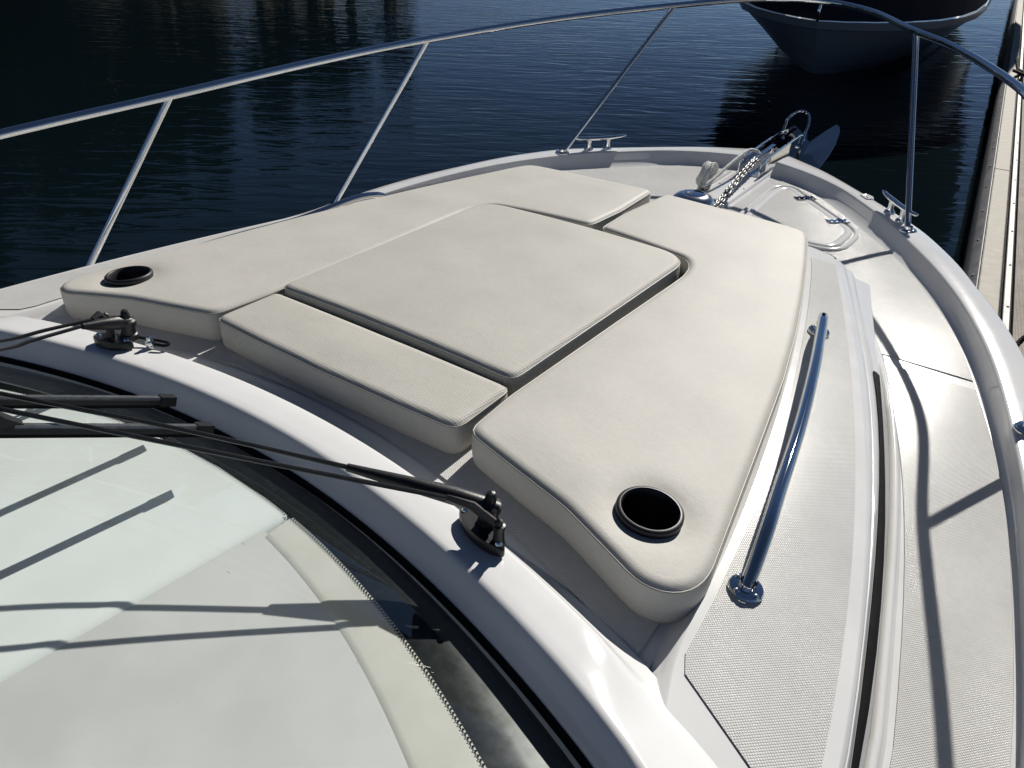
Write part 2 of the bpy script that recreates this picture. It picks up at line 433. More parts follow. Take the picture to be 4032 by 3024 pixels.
def ext(a, tail): return [tuple(p) for p in a] + tail
gb = ext(DATA['gb'], [(1.236, .8), (1.25, .4), (1.256, 0), (1.256, -.4)])
gi = ext(DATA['gi'], [(1.168, 1.4), (1.197, 1.2), (1.22, 1.0), (1.24, .8), (1.262, .4), (1.272, 0), (1.272, -.4)])
go = [(.085, 3.385)] + ext(DATA['go'][1:], [(1.135, 1.95), (1.178, 1.8), (1.222, 1.6), (1.257, 1.4), (1.283, 1.2), (1.303, 1.0), (1.32, .8), (1.342, .4), (1.352, 0), (1.352, -.4)])
def smooth_open(pts, n, it=3):
    q = resample(pts, n=n)
    for _ in range(it): q[1:-1] = q[1:-1] * .5 + (q[:-2] + q[2:]) * .25
    return q
NB = 90
gb, gi, go = (smooth_open(p, NB) for p in (gb, gi, go))

# deck sheet
gbm = [tuple(p) for p in gb]
deck_outline = gbm[::-1] + [(-x, y) for x, y in gbm]
deck_outline = [p for i, p in enumerate(deck_outline)]
deck_outline.insert(NB, (.05, 3.40)); deck_outline.insert(NB + 1, (-.05, 3.40))
mesh('deck', *sheet(deck_outline, VD(0), .12), M['gelcoat'], boat)

def bulwark(sgn):
    rings = []
    for b, i, o in zip(gb, gi, go):
        drop = 0 if sgn > 0 else .075 * min(1, max(0, (2.75 - i[1]) / 1.0)) ** 1.3
        zb, zt_ = float(zd(b[1])) - drop, float(zg(i[1])) - drop; dz = zt_ - zb
        n = (o - i) / (np.linalg.norm(o - i) + 1e-9)
        pts = [(b - n * .012, zb + .0005), (b, zb + .002), (b * .8 + i * .2 + n * .004, zb + .010), (b * .5 + i * .5 + n * .006, zb + dz * .42), (b * .1 + i * .9 + n * .002, zb + dz * .86), (i + n * .001, zt_ - .004), (i + n * .003, zt_ - .0012), (i + n * .008, zt_),
               (i * .5 + o * .5, zt_ + .003), (o - n * .008, zt_), (o - n * .0025, zt_ - .0025), (o, zt_ - .008), (o + n * .002, zt_ - .03)]
        rings.append([(sgn * q[0], q[1], z) for q, z in pts])
    V, F = loft(rings, False)
    F.append(tuple(range(len(rings[0]))))
    mesh('bulwark', V, F, M['gelcoat'], boat, sharp=60)
    rub, hull = [], []
    for i, o in zip(gi, go):
        z0 = float(zg(i[1])) - (0 if sgn > 0 else .075 * min(1, max(0, (2.75 - i[1]) / 1.0)) ** 1.3); n = (o - i) / (np.linalg.norm(o - i) + 1e-9)
        rub.append([(sgn * q[0], q[1], z) for q, z in ((o - n * .004, z0 - .03), (o + n * .012, z0 - .033), (o + n * .016, z0 - .05), (o + n * .012, z0 - .067), (o - n * .004, z0 - .07))])
        fl = max(0., min(1., (o[1] - .6) / 2.8))
        hull.append([(sgn * q[0], q[1], z) for q, z in ((o - n * .002, z0 - .028), (o - n * .004, z0 - .1), (o * (1 - .10 - .18 * fl, 1) - (0, .08 * fl), -.65), (o * (1 - .16 - .42 * fl, 1) - (0, .3 * fl), -1.05), (o * (1 - .2 - .6 * fl, 1) - (0, .5 * fl), -1.5))])
    mesh('rub_rail', *loft(rub, False), M['gelcoat'], boat)
    mesh('hull_side', *loft(hull, False), M['gelcoat'], boat)
for s_ in (1, -1): bulwark(s_)
# bow block between the two bulwark ends, below the roller
mesh('bow_block', *loft([[(x, y, -.222) for x, y in ((-.09, 3.2), (.09, 3.2), (.085, 3.40), (.04, 3.425), (-.04, 3.425), (-.085, 3.40))], [(x, y, -1.5) for x, y in ((-.03, 2.8), (.03, 2.8), (.03, 2.9), (.01, 2.93), (-.01, 2.93), (-.03, 2.9))]], True, True), M['gelcoat'], boat)

# non-skid panels on the decks
def strip_panel(name, left, right, ys, zfun, m, sgn=1, parent=boat):
    rows = [[(sgn * left(y), y, zfun(left(y), y)), (sgn * (left(y) + right(y)) / 2, y, zfun((left(y) + right(y)) / 2, y)), (sgn * right(y), y, zfun(right(y), y))] for y in ys]
    return mesh(name, *loft(rows, False), m, parent)
gbx = lambda y: float(np.interp(y, gb[::-1, 1], gb[::-1, 0]))
zdp = lambda x, y: float(zd(y)) + .0025
for s_ in (1, -1):
    strip_panel('non_skid_panel', lambda y: float(R_out(y)) + .008, lambda y: gbx(y) - .012, np.arange(-.4, 1.951, .05), zdp, M['nonskid'], s_)
    f = lambda y: (float(R_out(y)) + .008) if y < 2.17 else (.16 if y < 2.62 else .082)
    ys = list(np.arange(1.99, 2.161, .034)) + [2.17 + 1e-3] + list(np.arange(2.2, 2.601, .05)) + [2.62] + list(np.arange(2.65, 3.19, .04))
    strip_panel('non_skid_panel', f, lambda y: max(gbx(y) - .012, .09), ys, zdp, M['nonskid'], s_)

# cabin trunk: rim round the sun-pad recess, its sides, moulded ridge and black strip
ysT = np.arange(2.2, -.41, -.05)
Tq = [(float(T_edge(y)), y) for y in ysT]
outer = [(-.3, 2.235), (0, 2.24), (.3, 2.235), (.5, 2.228), (.56, 2.216)] + Tq
outer = outer + [(-x, y) for x, y in Tq[::-1]] + [(-.56, 2.216), (-.5, 2.228)]
outer = resample(outer, step=.03, closed=True)
rec = [(.0, 2.205), (.43, 2.205), (.472, 2.195), (.492, 2.17)]
rec += [(float(A_in(y)) - .014, y) for y in np.arange(2.1, .70, -.05)] + [(.782, .655), (.80, .60), (.83, .50), (.86, .40), (.865, .2), (.87, 0), (.87, -.33)]
rec = rec + [(-x, y) for x, y in rec[::-1] if x > 0]
rec = smooth_closed(rec, .02, 4)
mesh('trunk_core', *sheet(offset_poly(outer, -.012), V2(zt, -.004), .1, [offset_poly(rec, .012)]), M['gelcoat'], boat)
mesh('trunk_rim', *sheet(outer, V2(zt), .06, [rec], (.006,)), M['gelcoat'], boat)
def recess():
    r0 = rec; r1 = offset_poly(rec, -.004); r2 = offset_poly(rec, -.013); r3 = offset_poly(rec, -.022); r4 = offset_poly(rec, -.028)
    rings = [[(x, y, float(zt(x, y)) - d * (1)) for (x, y) in r] for r, d in ((r0, 0), (r1, .002))]
    rings += [[(x, y, float(zf(x, y)) + d) for (x, y) in r] for r, d in ((r2, .012), (r3, .003), (r4, 0))]
    mesh('recess_wall', *loft(rings, True), M['gelcoat'], boat, sharp=70)
    q = [p for p in offset_poly(rec, -.026) if p[1] > .70]
    i0 = int(np.argmax([p[0] for p in q if True])) if False else 0
    up_ = sorted([tuple(p) for p in q], key=lambda p: math.atan2(p[1] - .70, p[0]))
    fl_ = up_ + [(x, .70 - .26 * x * x) for x in np.linspace(-.765, .765, 50)]
    mesh('recess_floor', *sheet(fl_, V2(zf, .0005), .1), M['gelcoat'], boat)
    # textured floor showing in the well aft of the cushions
    aft = [(x, .785 - .26 * x * x) for x in np.linspace(-.735, .735, 40)]
    out = aft + [(.735, .9), (-.735, .9)]
    mesh('non_skid_panel', *sheet(resample(out, step=.02, closed=True), V2(zf, .0045), .05), M['nonskid'], boat)
recess()
for s_ in (1, -1):
    # textured panel on top of the trunk beside the cushion
    def al(y): return float(A_in(y)) if y > .655 else .792 + (.655 - y) * 1.75
    strip_panel('non_skid_panel', al, lambda y: float(A_out(y)), [.549] + list(np.arange(.56, 2.13, .03)) + [2.145], lambda x, y: float(zt(x, y)) + .002, M['nonskid'], s_)
    side, strip, gut, gutf, ridge = [], [], [], [], []
    for y in np.arange(2.2, -.41, -.05):
        t = float(T_edge(y)); a = max(float(B_in(y)), t + .008); b = max(float(B_out(y)), a + .008); ri = max(float(R_in(y)), b + .012); ro = ri + .02
        z0 = float(zt(t, y)); z1 = float(zd(y))
        side.append([(s_ * x, y, z) for x, z in ((t - .010, z0 + .0005), (t - .003, z0 - .001), (t + (a - t) * .25, z0 - .006), (t + (a - t) * .5, z0 - .018), (t + (a - t) * .55, z0 - .021), (t + (a - t) * .62, z0 - .021), (t + (a - t) * .85, z0 - .03), (a, z0 - .042), (b, z0 - .05))])
        (gut if y < 1.765 else gutf).append([(s_ * x, y, z) for x, z in ((b, z0 - .05), ((b + ri) / 2, (z0 - .05 + z1) / 2), (ri, z1 + .004))])
        k = .016 * min(1, max(.15, (2.15 - y) / .35))
        ridge.append([(s_ * x, y, z) for x, z in ((ri, z1 + .003), (ri + (ro - ri) * .12, z1 + k * .6), (ri + (ro - ri) * .3, z1 + k * .95), (ri + (ro - ri) * .55, z1 + k), (ri + (ro - ri) * .8, z1 + k * .7), (ro, z1 + k * .15), (ro + .006, z1 - .001))])
        if y < 1.74:
            strip.append([(s_ * x, y, z) for x, z in ((a + .0005, z0 - .046), (a + .001, z0 - .038), (a + (b - a) * .5, z0 - .039), (b + .001, z0 - .045), (b + .002, z0 - .056))])
    mesh('trunk_side', *loft(side, False), M['gelcoat'], boat, sharp=50)
    mesh('gutter_strip', *loft(gut, False), M['nonskid'], boat)
    mesh('trunk_side', *loft(gutf + gut[:1], False), M['gelcoat'], boat)
    cap_ = side[0] + gutf[0][1:] + ridge[0][1:]; cap_ = cap_ + [(s_ * .5, 2.2, cap_[-1][2])]
    mesh('trunk_front', cap_, [tuple(range(len(cap_)))], M['gelcoat'], boat, False)
    mesh('moulded_ridge', *loft(ridge, False), M['gelcoat'], boat, sharp=70)
    V, F = loft(strip, False); F += [tuple(range(5))]
    mesh('black_trim_strip', V, F, M['rubber'], boat)
fr = [(x, y) for x, y in ((-.578, 2.2), (-.56, 2.216), (-.5, 2.228), (-.3, 2.235), (0, 2.24), (.3, 2.235), (.5, 2.228), (.56, 2.216), (.578, 2.2))]
mesh('trunk_front', *loft([[(x, y, float(zt(x, y)) + .0006) for x, y in fr], [(x, y + .008, float(zt(x, y)) - .008) for x, y in fr], [(x * 1.03, y + .03, float(zd(y)) - .002) for x, y in fr]], False), M['gelcoat'], boat)

# ------------------------------------------------------------------ windshield: coaming, seal, glass, dash
half = [(x, .65 - .26 * x * x) for x in np.linspace(0, .82, 30)] + [(.85, .455), (.88, .425), (.903, .385), (.918, .32), (.925, .2), (.93, 0), (.93, -.38)]
path = np.array([(-x, y) for x, y in half[:0:-1]] + half)
path = resample(path, n=110)
for _ in range(4): path[1:-1] = path[1:-1] * .5 + (path[:-2] + path[2:]) * .25
tn = np.gradient(path, axis=0); tn /= np.linalg.norm(tn, axis=1)[:, None]
nn = np.stack([-tn[:, 1], tn[:, 0]], 1)                      # forward / outward
def sweep(prof, prof2=None):
    out = []
    for p, n in zip(path, nn):
        w = min(1, max(0, (abs(p[0]) - .66) / .13)); w = w * w * (3 - 2 * w)
        pr = [((d * (1 - w) + d2 * w), z * (1 - w) + z2 * w) for (d, z), (d2, z2) in zip(prof, prof2 or prof)]
        out.append([(p[0] + n[0] * d, p[1] + n[1] * d, z) for d, z in pr])
    return out
mesh('windshield_coaming', *loft(sweep([(.13, -.096), (.108, -.086), (.096, -.074), (.088, -.060), (.083, -.0525), (.079, -.0492), (.073, -.0475), (.05, -.0452), (.03, -.0436), (.016, -.0428), (.011, -.0436), (.006, -.0465), (.0, -.0545), (-.012, -.072), (-.023, -.09), (-.034, -.108)],
    [(.135, -.112), (.12, -.1), (.106, -.0895), (.095, -.083), (.084, -.077), (.073, -.0715), (.059, -.065), (.044, -.058), (.028, -.0515), (.016, -.0468), (.011, -.046), (.006, -.0485), (.0, -.0555), (-.012, -.072), (-.023, -.09), (-.034, -.108)]), False), M['gelcoat'], boat, sharp=0)
wind = empty('windshield', (0, .6, -.075), boat)
wind.matrix_parent_inverse = Matrix.Translation((0, 0, -WATER_Z))
mesh('seal', *loft(sweep([(-.018, -.092), (-.020, -.0855), (-.024, -.0835), (-.0275, -.087), (-.0275, -.095)]), False), M['rubber'], wind)
GB = path - nn * .025
def gp(i, t, dz=0.0):           # point on the glass: base i, t metres up the rake
    x, y = GB[i]; return (x * (1 - .16 * t), y - .912 * t, -.089 + .45 * t + dz)
TT = [0, .02, .05, .1, .16, .23, .31, .4, .5, .6, .72]
sel = range(12, len(path) - 12)
glass_ob = mesh('glass_pane', *loft([[gp(i, t) for t in TT] for i in sel], False), M['glass'], wind)
# cabin dash seen through the glass
dsh = empty('dashboard', (0, .3, -.095), boat); dsh.matrix_parent_inverse = Matrix.Translation((0, 0, -WATER_Z))
bx = np.linspace(-.85, .85, 60)
def bpath(o): return [(x, .527 + o - .45 * x * x) for x in bx]
bandi = lambda x, o=0: .567 + o - .36 * x * x
mesh('black_band', *loft([[(x, y, z) for x, y, z in ((x, bandi(x), -.0880), (x, bandi(x, .03), -.0905), (x, bandi(x, .05), -.0935), (x, .65 - .28 * x * x, -.106))] for x in bx], False), M['frit'], dsh)
dots = MB()
for k in range(296):
    x = -.83 + k * .0056
    for j in range(2):
        r = (.0017, .0011)[j]; cy_ = bandi(x, -.0026 - .0036 * j); x2 = x + .0028 * j
        dots.add([(x2 + r * math.cos(a), cy_ + r * math.sin(a), -.0872) for a in (k2 * math.pi / 4 for k2 in range(8))], [tuple(range(8))])
d_ = dots.build('band_dots', M['frit'], dsh, False); d_['kind'] = 'stuff'
mesh('dash_border', *loft([[(x, bandi(x, .001), -.0884) for x in bx if x > .17]] + [[(x, min(y, bandi(x, -.004)), z) for x, y in bpath(o) if x > .17] for o, z in ( (.0, -.0882), (-.009, -.0892), (-.016, -.093))], False), M['dashtrim'], dsh)
mesh('dash_top', *loft([[(x, y, z) for x, y in bpath(o)] for o, z in ((-.004, -.0903), (-.2, -.0908), (-.5, -.092), (-.9, -.094))], False), M['dash'], dsh)
cs = []
for s in np.linspace(0, 1, 28):
    row = []
    for k in range(14):
        y_ = .53 * (1 - s) - .3 * s; e = .178 - (.53 - y_) * .13
        xs_ = [-.85, -.7, -.55, -.4, -.25, -.1, 0., e - .06, e - .03, e - .018, e - .008, e - .001, e + .004, e + .008]
        zs_ = [-.0888] * 9 + [-.0882, -.0884, -.0902, -.0935, -.0975]
        x = xs_[k]; row.append((x, (bandi(x) - .003) * (1 - s) - .3 * s, zs_[k] + .0012 * s * 0))
    cs.append(row)
mesh('raised_console', *loft(cs, False), M['console'], dsh, sharp=0)
# black block standing in for the shaded gap by the instrument hood
mesh('shaded_gap_block', *loft([[(x, y, z) for x, y in ((.02, .13), (-.25, .16), (-.5, .12), (-.5, -.3), (.02, -.3))] for z in (-.085, -.03, -.02)], True, True), M['black'], dsh)

# wipers
def wiper(name, base_a, base_b, nut, arm_end, rods, second, label, blade=None):
    w = empty(name, base_a, boat); w.matrix_parent_inverse = Matrix.Translation((0, 0, -WATER_Z))
    w['label'] = label
    a, b = Vector(base_a), Vector(base_b); d = (b - a).normalized(); s = Vector((-d.y, d.x, 0))
    ring = []
    for k in range(24):
        t = 2 * math.pi * k / 24; c = (a + b) / 2; L = (b - a).length / 2 + .012
        ring.append(c + d * (L * math.cos(t)) + s * ((.019 - .006 * abs(math.cos(t)) ** 3) * math.sin(t)))
    mesh('base_plate', *loft([[p + Vector((0, 0, z)) - (p - (a + b) / 2) * i for p in ring] for z, i in ((-.008, 0), (.004, 0), (.008, .08))], True, True), M['black'], w)
    for c in (a, b):
        mesh('screw', *lathe([(.0001, .0125), (.003, .012), (.0055, .009), (.006, .006)], c, seg=12), M['chrome'], w)
    n = Vector(nut); foot = Vector((n.x - .004, n.y, a.z + .004)); up = (n - foot).normalized()
    h = (n - foot).length
    mesh('pivot', *lathe([(.017, 0), (.016, .01), (.0135, .012), (.0135, h * .42), (.0165, h * .45), (.0165, h * .62), (.012, h * .66)], foot, up, 20), M['black'], w)
    mesh('nut', *lathe([(.0085, h * .66), (.0085, h * .86), (.0075, h * .9), (.0055, h * .97), (.0001, h)], foot, up, 10), M['black'], w)
    head = foot + up * (h * .58)
    e = Vector(arm_end); path_ = [head + (head - e).normalized() * .014, head, head.lerp(e, .25), head.lerp(e, .6), e]
    mesh('arm_head', *tube(path_, [.011, .013, .0138, .010, .006], 12, True, [.007, .011, .0142, .011, .006]), M['black'], w)
    sp = Vector(second); sf = Vector((sp.x, sp.y, a.z))
    hh = sp.z - sf.z
    mesh('second_post', *lathe([(.010, 0), (.0085, .01), (.0075, hh * .7), (.009, hh * .72), (.009, hh * .85), (.0055, hh * .88), (.005, hh * 1.05), (.0001, hh * 1.12)], sf, (0, 0, 1), 14), M['black'], w)
    mesh('link', *tube([sp - Vector((0, 0, hh * .2)), (sp + Vector(rods[1][0])) / 2 + Vector((0, 0, .006)), Vector(rods[1][0])], [.006, .007, .005], 8), M['black'], w)
    for r in rods:
        mesh('rod', *tube(spline(r, 5), .0036, 8), M['black'], w)
    return w
wR = wiper('wiper', (.433, .673, -.034), (.512, .646, -.034), (.479, .673, .033), (.285, .588, .036),
           [[(.29, .59, .036), (.06, .475, .07), (-.15, .347, .112), (-.33, .235, .155)], [(.428, .637, .02), (.18, .49, .065), (-.092, .322, .124), (-.27, .215, .165)]], (.508, .652, .008), 'wiper with its pivot before the starboard cushion')
wL = wiper('wiper', (-.392, .662, -.034), (-.452, .64, -.034), (-.399, .676, .033), (-.401, .593, .031),
           [[(-.401, .595, .031), (-.403, .51, .039), (-.401, .45, .046), (-.40, .30, .09)], [(-.413, .62, .03), (-.424, .54, .038), (-.431, .465, .046), (-.435, .31, .09)]], (-.425, .652, .022), 'wiper with its pivot before the port cushion')
def blade(pts, w, head):
    ps = [Vector(p) for p in pts]; d = (ps[-1] - ps[0]).normalized()
    up = Vector((0, .41, .912)); s = d.cross(up).normalized()
    def sec(wd, h0, h1): return lambda p: [p + s * (-wd) + up * h0, p + s * wd + up * h0, p + s * wd * .9 + up * h1, p - s * wd * .9 + up * h1]
    q = [ps[0].lerp(ps[-1], k / 10) for k in range(11)]
    f = sec(.0085, -.003, .005); mesh('blade', *loft([f(p) for p in q], True, True), M['black'], w)
    f = sec(.0055, .005, .0095); mesh('spoiler', *loft([f(p) for p in q], True, True), M['steelblack'], w)
    f = sec(.0015, -.011, -.003); mesh('rubber_lip', *loft([f(p) for p in q], True, True), M['rubber'], w)
    e = [ps[0] - d * .006, ps[0] + d * .02]; f = sec(.0100, -.005, .0115); mesh('end_cap', *loft([f(p) for p in e], True, True), M['black'], w)
    if head:
        h = Vector(head); f = lambda k: sec(.011 + .007 * k, -.002, .010 + .02 * k)(h + d * (.05 * (k)))
        mesh('blade_carrier', *loft([f(k) for k in (0, .35, .7, 1, 1.6, 2.4)], True, True), M['black'], w)
M['steelblack'] = simple('satin_black_metal', (.30, .30, .31), .28, .8, spot=.15, nscale=80)
blade([(-.150, .589, -.032), (-.204, .36, .068), (-.26, .12, .175)], wL, None)
blade([(-.012, .565, -.018), (-.089, .312, .095), (-.15, .11, .185)], wR, (-.088, .337, .084))
# washer nozzle and hose on the coaming
nz = empty('washer_nozzle', (-.372, .697, -.04), boat); nz.matrix_parent_inverse = Matrix.Translation((0, 0, -WATER_Z))
mesh('nozzle', *lathe([(.0085, -.006), (.0085, .004), (.0075, .007), (.005, .008), (.005, .015), (.0035, .018), (.0001, .019)], (-.365, .692, -.038), seg=12), M['chrome'], nz)
mesh('hose', *tube(spline([(-.405, .672, -.02), (-.39, .69, -.032), (-.352, .712, -.037), (-.335, .714, -.037), (-.336, .704, -.037), (-.352, .694, -.035)], 6), .003, 8), M['rubber'], nz)

# ------------------------------------------------------------------ cushions
def fine(x, y, k):
    return .0009 * (np.sin(9 * x + 1.7 * k) * np.sin(8 * y + k) + .6 * np.sin(17 * x - 11 * y + k) + .35 * np.sin(31 * y + 14 * x))
def cushion(name, outline, m, seed, label, group, holes=(), lift=0.0, T=.074, sharp_it=1):
    O = smooth_closed(outline, .014, sharp_it)
    c0 = O.mean(0); root = empty(name, (c0[0], c0[1], float(zf(c0[0], c0[1]))))
    tag(root, label, 'cushion', group)
    def zfun(Q):
        d = edge_dist(O, Q); e = np.clip(1 - d / .011, 0, 1)
        z = zc(Q[:, 0], Q[:, 1]) + lift - .006 * e ** 2.2 + fine(Q[:, 0], Q[:, 1], seed) * np.clip(d / .05, .25, 1) + .0025 * np.clip(d / .09, 0, 1) - .002
        for h in holes:
            dh = np.linalg.norm(Q - np.array(h), axis=1); z = z - .006 * np.exp(-((dh - .05) / .02) ** 2)
        return z
    H = [np.array([(h[0] + .0485 * math.cos(a), h[1] + .0485 * math.sin(a)) for a in np.linspace(0, 2 * math.pi, 40, endpoint=False)]) for h in holes]
    V, F = sheet(O, zfun, .024, H, (.0035, .009, .017))
    top = mesh('cover', V, F, m, root, sharp=0)
    zt_e = zfun(O); bott = offset_poly(O, -.004); bulge = offset_poly(O, .0035)
    rng = np.random.RandomState(seed); wob = np.interp(np.arange(len(O)), np.linspace(0, len(O), 14), rng.uniform(-.003, .003, 14))
    rings = []
    for k, (poly, t) in enumerate(((O, 0), (offset_poly(O, .0028), .12), (bulge, .4), (offset_poly(O, .002), .75), (bott, .97), (offset_poly(O, -.008), 1.0))):
        rings.append([(x, y, float(z) - t * (T + lift) + (wob[i] * t * (1 - t) * 2)) for i, ((x, y), z) in enumerate(zip(poly, zt_e))])
    mesh('side_panel', *loft(rings, True), m, root, sharp=0)
    pp = [(x, y, float(z) - .0015) for (x, y), z in zip(offset_poly(O, .0012), zt_e)]
    fr_ = frames(pp + pp[:1])
    mesh('piping', *loft([[p + n * (.0017 * math.cos(a)) + b * (.0017 * math.sin(a)) for a in (k * math.pi / 3 for k in range(6))] for p, t, n, b in fr_], True), M['piping'], root, sharp=0)
    for h in holes:
        z0 = float(zc(h[0], h[1])) + .001
        tilt = Vector((.131 * h[0], .0243, 1))
        mesh('cup_holder', *lathe([(.047, -.012), (.0505, -.008), (.0515, -.002), (.051, .0025), (.0485, .005), (.045, .005), (.0425, .002), (.042, -.01), (.040, -.055), (.037, -.069), (.0001, -.070)], (h[0], h[1], z0), tilt, 44), M['cupblack'], root, sharp=50)
    return root
CG = 'sun pad cushions on the foredeck'
o0 = [tuple(p) for p in DATA['cushion']]
oR = [(x + .02, y) if (x < .08 and y > 1.7) else (x, y) for x, y in o0]
oL = [(-x + .012, y) if (x < .08 and y > 1.7) else (-x, y) for x, y in o0]
cushion('sun_pad_cushion', oR, M['vinyl'], 2, 'large cream vinyl sun pad with the cup holder beside the steel grab handle', CG, [(.652, .836)])
cushion('sun_pad_cushion', oL[::-1], M['vinyl'], 5, 'large cream vinyl sun pad with cup holder on the water side, behind the port wiper', CG, [(-.655, .836)])
def rrect(x0, x1, y0, y1, rf, rb):
    out = []
    for cx_, cy_, r, a0 in ((x1 - rf, y1 - rf, rf, 0), (x0 + rf, y1 - rf, rf, 90), (x0 + rb, y0 + rb, rb, 180), (x1 - rb, y0 + rb, rb, 270)):
        out += [(cx_ + r * math.cos(RAD(a0 + k * 15)), cy_ + r * math.sin(RAD(a0 + k * 15))) for k in range(7)]
    return out
hx = [(x * (1 + .05 * (y - 1)), y) for x, y in rrect(-.318, .300, .986, 1.757, .07, .012)]
cushion('hatch_cushion', hx, M['ribbed'], 8, 'square ribbed cream cushion with rounded front corners in the middle of the sun pads', CG, lift=.007)
cushion('filler_cushion', [(x, y) for x, y in [(-.318, .972), (-.316, .82), (-.305, .812), (-.18, .803), (0, .797), (.18, .803), (.295, .811), (.306, .818), (.304, .972), (.15, .968), (0, .966), (-.16, .968)]], M['ribbed'], 11, 'narrow ribbed cream strip cushion between the square cushion and the windshield', CG, lift=-.004)

# ------------------------------------------------------------------ stainless fittings
def flange(parent, c, n, r=.032, screws=3, ang=0, m='chrome'):
    c = Vector(c); n = Vector(n).normalized()
    mesh('flange', *lathe([(r, 0), (r, .003), (r * .93, .0055), (r * .6, .007), (r * .48, .0075), (r * .45, .016)], c, n, 26), M[m], parent)
    a = n.orthogonal().normalized(); b = n.cross(a)
    for k in range(screws):
        t = ang + 2 * math.pi * k / screws; q = c + (a * math.cos(t) + b * math.sin(t)) * r * .74
        mesh('screw', *lathe([(.0001, .0095), (.0025, .009), (.0045, .0068), (.0048, .004)], q, n, 10), M['steel'], parent)
rail = empty('bow_rail', (0, 2.6, -.17), boat); rail.matrix_parent_inverse = Matrix.Translation((0, 0, -WATER_Z))
port = [(-1.16, -.3, .12), (-1.15, .3, .165), (-1.105, .86, .205), (-1.04, 1.273, .237), (-.985, 1.75, .27), (-.9, 2.192, .299), (-.72, 2.75, .335), (-.46, 3.216, .37), (-.24, 3.5, .393), (0, 3.60, .402)]
star = [(.23, 3.5, .394), (.438, 3.246, .374), (.63, 3.03, .356), (.862, 2.606, .325), (.955, 2.2, .298), (1.08, 1.75, .277), (1.2, 1.22, .247), (1.27, .8, .21), (1.3, .3, .17), (1.3, -.3, .13)]
mesh('top_rail', *tube(spline(port + star, 10), .0118, 16), M['chrome'], rail)
stan = [((-1.2, .985, -.25), (-1.04, 1.273, .237)), ((-1.172, 1.938, -.292), (-.9, 2.192, .299)), ((-.675, 2.768, -.172), (-.46, 3.216, .37)),
        ((.675, 2.775, -.172), (.455, 3.228, .3725)), ((1.128, 1.745, -.197), (.955, 2.2, .298)), ((1.25, .75, -.255), (1.2, 1.22, .247))]
for a, b in stan:
    a, b = Vector(a), Vector(b)
    mesh('stanchion', *tube([a, a.lerp(b, .5), b], .0098, 14), M['chrome'], rail)
    d = (b - a).normalized()
    flange(rail, a + Vector((0, 0, .002)), (0, 0, 1), .029, 3, .7)

hand = empty('grab_handle', (.74, 1.25, -.1), boat); hand.matrix_parent_inverse = Matrix.Translation((0, 0, -WATER_Z))
for s_ in (1, -1):
    hp = [(.812, .836), (.668, 1.705)]; za = float(zt(*hp[0])) + .004; zb = float(zt(*hp[1])) + .004
    if s_ < 0: za -= .05; zb -= .022
    pth = [(s_ * .812, .836, za), (s_ * .810, .87, za + .022), (s_ * .804, .925, za + .048), (s_ * .793, 1.0, za + .056), (s_ * .765, 1.2, za + .059), (s_ * .73, 1.4, za + .06), (s_ * .694, 1.58, zb + .06), (s_ * .677, 1.66, zb + .056), (s_ * .670, 1.694, zb + .042), (s_ * .668, 1.703, zb + .02), (s_ * .668, 1.705, zb)]
    if s_ == 1: hr = hand
    else:
        hr = empty('grab_handle', (-.74, 1.25, -.1), boat); hr.matrix_parent_inverse = Matrix.Translation((0, 0, -WATER_Z))
    mesh('bar', *tube(spline(pth, 7), .0112, 20), M['chrome'], hr)
    flange(hr, pth[0], (s_ * .1, 0, 1), .026, 4, .3); flange(hr, pth[-1], (s_ * .1, 0, 1), .025, 4, .5)

def cleat(c, d, n=(0, 0, 1)):
    c = Vector(c); d = Vector(d).normalized(); n = Vector(n); s = d.cross(n)
    t = empty('cleat', c, boat); t.matrix_parent_inverse = Matrix.Translation((0, 0, -WATER_Z))
    mesh('horn', *tube([c + d * x + n * z for x, z in ((-.125, .05), (-.12, .05), (-.09, .0455), (-.045, .043), (0, .042), (.045, .043), (.09, .0455), (.12, .05), (.125, .05))], [.003, .007, .0095, .0125, .0115, .0125, .0095, .007, .003], 14, True, [.003, .005, .0065, .008, .008, .008, .0065, .005, .003]), M['chrome'], t)
    for k in (-1, 1):
        mesh('leg', *lathe([(.019, 0), (.018, .004), (.011, .009), (.0095, .02), (.0105, .038)], c + d * (k * .043), n, 16), M['chrome'], t)
    return t
cleat((.612, 2.88, -.166), (-.16, .21, 0)); cleat((-.588, 2.915, -.166), (.16, .21, 0))

# windlass
wl = empty('windlass', (0, 2.55, -.22), boat); wl.matrix_parent_inverse = Matrix.Translation((0, 0, -WATER_Z))
mesh('base', *lathe([(.09, -.002), (.09, .006), (.082, .012), (.06, .013)], (0, 2.55, -.22), seg=36), M['chrome'], wl)
mesh('gypsy', *lathe([(.062, .012), (.07, .02), (.07, .026), (.05, .034), (.07, .042), (.07, .048), (.045, .05)], (0, 2.55, -.22), seg=36), M['chrome'], wl)
mesh('drum_dome', *lathe([(.05, .040), (.070, .044), (.075, .052), (.074, .06), (.069, .07), (.060, .0785), (.048, .084), (.040, .0858), (.037, .0855)], (0, 2.55, -.22), seg=44), M['steel'], wl)
mesh('cap', *lathe([(.037, .0855), (.035, .0872), (.02, .0885), (.0001, .089)], (0, 2.55, -.22), seg=40), M['chrome'], wl)
mesh('key_socket', *lathe([(.011, .0872), (.011, .0888), (.004, .0886), (.0001, .0882)], (-.012, 2.54, -.22), seg=12), M['black'], wl)

